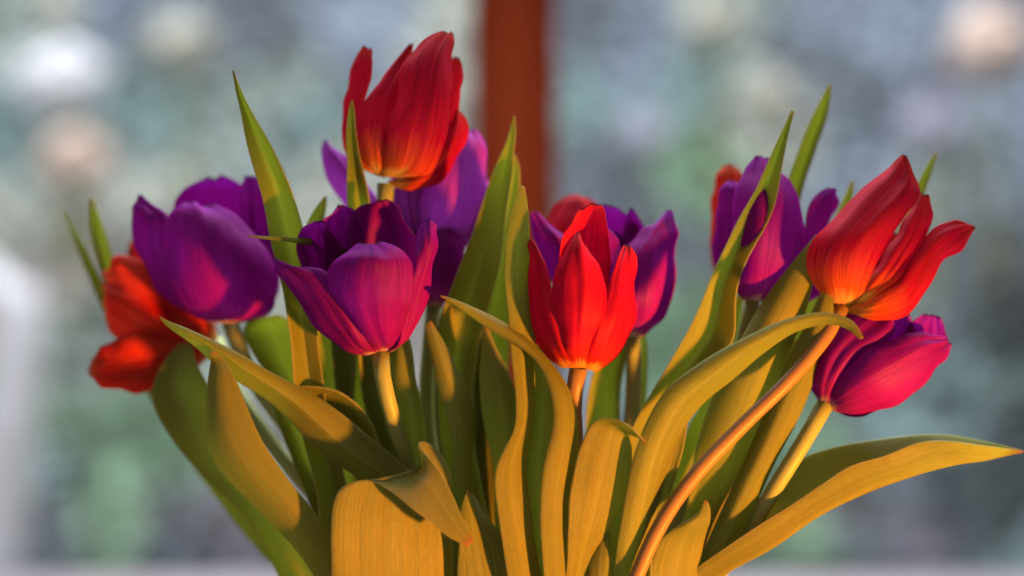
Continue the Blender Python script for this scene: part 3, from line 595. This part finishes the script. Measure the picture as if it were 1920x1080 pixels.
leaf('RR', 14, [(1220,1160,1280,1160,0,0,0),(1285,970,1345,970,0,0,-3),(1308,830,1402,850,0,0,5),(1345,720,1452,742,0,0,7),(1394,620,1487,642,0,0,7),(1440,550,1512,562,0,0,6),(1490,490,1528,500,0,0,3),(1530,440,1540,442,0,0,0)], fold=0.2)
leaf('RR', 8, [(1255,1180,1320,1170,0,0,0),(1325,1030,1387,1003,0,0,4),(1368,920,1442,893,0,0,6),(1418,802,1494,793,0,0,7),(1468,692,1535,692,0,0,6),(1518,592,1562,592,0,0,4),(1548,535,1560,537,0,0,0)], fold=0.2)
leaf('PR2', 9, [(1230,1190,1210,1170,6,-2,0,1260,1210),(1340,1050,1305,1066,8,-8,5,1350,1090),(1430,945,1395,1000,7,-11,6,1450,1035),(1486,870,1520,922,7,-12,6,1555,962),(1560,838,1586,876,7,-12,6,1640,923),(1660,820,1664,850,6,-12,6,1720,898),(1742,817,1736,826,5,-10,6,1790,879),(1832,824,1830,832,9,-4,3,1848,867),(1890,838,1888,841,6,3,0,1888,855),(1920,846,1920,848,5,5,0)], fold=0.7, wave=0.0012)
leaf('RR', 3, [(1195,1200,1310,1200,-4,-4,2),(1214,1075,1313,1075,-8,0,3),(1240,1008,1322,1015,-9,-2,3),(1270,984,1327,980,-9,-7,3),(1310,962,1329,957,-9,-8,1),(1322,937,1325,938,-9,-9,0)], fold=0.3)
leaf('PB2', 8, [(860,1180,900,1180,-2,-2,0),(850,1010,884,1010,-6,-2,2),(846,915,882,925,-6,-2,3),(842,815,887,852,-6,0,4),(825,742,880,742,-5,0,4),(811,682,857,688,-4,0,4),(800,632,832,640,-3,-1,2),(799,606,808,600,-2,-2,0)], fold=0.3)
leaf('RB', -2, [(860,1190,980,1190,-8,-8,2),(859,1062,942,1062,-15,-10,2),(863,987,907,987,-15,-11,2),(869,940,884,942,-13,-11,1),(876,918,879,919,-12,-12,0)], fold=0.3)
leaf('RC', -2, [(940,1190,1030,1190,-6,-4,0),(916,1022,958,1032,-14,-10,2),(893,960,912,966,-12,-10,1),(882,924,886,925,-5,-5,0)], fold=0.3)
leaf('PR2', -6, [(1095,1190,1155,1190,-6,-6,0),(1104,1075,1147,1075,-8,-8,2),(1119,1012,1145,1012,-7,-7,1),(1135,984,1140,985,-6,-6,0)], fold=0.3)
leaf('RB', 14, [(930,1020,985,1020,0,0,0),(922,850,978,870,0,0,4),(906,765,972,775,0,0,5),(903,690,957,702,0,0,5),(905,640,930,650,0,0,3),(909,606,914,610,0,0,0)], fold=0.3)
leaf('PB', 34, [(860,1020,925,1020,0,0,0),(862,800,912,800,0,0,-4),(866,690,910,690,0,0,-4),(878,615,902,612,0,0,-1)])
leaf('RT', 16, [(800,1050,850,1050,0,0,0),(762,855,803,860,0,0,3),(745,765,793,772,0,0,4),(730,690,777,692,0,0,4),(736,640,768,640,0,0,3),(748,600,760,600,0,0,0)], fold=0.3)
leaf('PB2', 22, [(740,1000,800,1000,0,0,0),(702,835,765,840,0,0,-4),(680,742,730,745,0,0,-4),(670,672,710,680,0,0,-3),(680,600,700,600,0,0,0)])
leaf('PL', 30, [(650,1110,700,1080,0,0,0),(590,965,630,945,0,0,-3),(550,872,594,852,0,0,-3),(520,792,562,780,0,0,-3),(500,722,530,712,0,0,0)])
leaf('RL', 78, [(380,900,420,890,0,0,0),(240,670,275,670,0,0,-2),(168,522,194,532,0,0,-2),(138,450,156,455,0,0,-1),(115,395,119,397,0,0,0)], fold=0.4)
leaf('RL', 82, [(340,800,380,790,0,0,0),(212,600,246,592,0,0,-3),(181,492,214,492,0,0,-3),(169,430,197,430,0,0,-2),(168,395,183,396,0,0,-1),(170,369,174,371,0,0,0)], fold=0.5)
leaf('PRC', 44, [(1090,1020,1150,1020,0,0,0),(1100,800,1162,800,0,0,-5),(1108,720,1168,720,0,0,-5),(1128,650,1178,650,0,0,-4),(1150,600,1170,600,0,0,0)])
leaf('PRC', 50, [(1130,1020,1180,1020,0,0,0),(1165,800,1207,800,0,0,-4),(1172,720,1213,720,0,0,-4),(1178,640,1213,642,0,0,-3),(1186,590,1200,590,0,0,0)])
leaf('RB2', 40, [(1280,1020,1350,1020,0,0,0),(1358,700,1402,702,0,0,-4),(1371,620,1413,622,0,0,-4),(1376,555,1400,555,0,0,0)])
leaf('PR', 36, [(1215,1110,1295,1110,0,0,0),(1248,955,1335,965,0,0,-5),(1280,832,1355,845,0,0,-5),(1320,740,1375,752,0,0,-3),(1355,680,1375,685,0,0,0)])
leaf('PR2', 30, [(1280,1110,1345,1110,0,0,0),(1328,965,1404,940,0,0,-5),(1380,855,1446,835,0,0,-5),(1430,742,1486,724,0,0,-4),(1485,640,1510,632,0,0,0)])
leaf('RB', 36, [(870,1150,960,1150,0,0,0),(885,955,958,955,0,0,-6),(893,835,956,840,0,0,-6),(905,760,940,762,0,0,-2)])
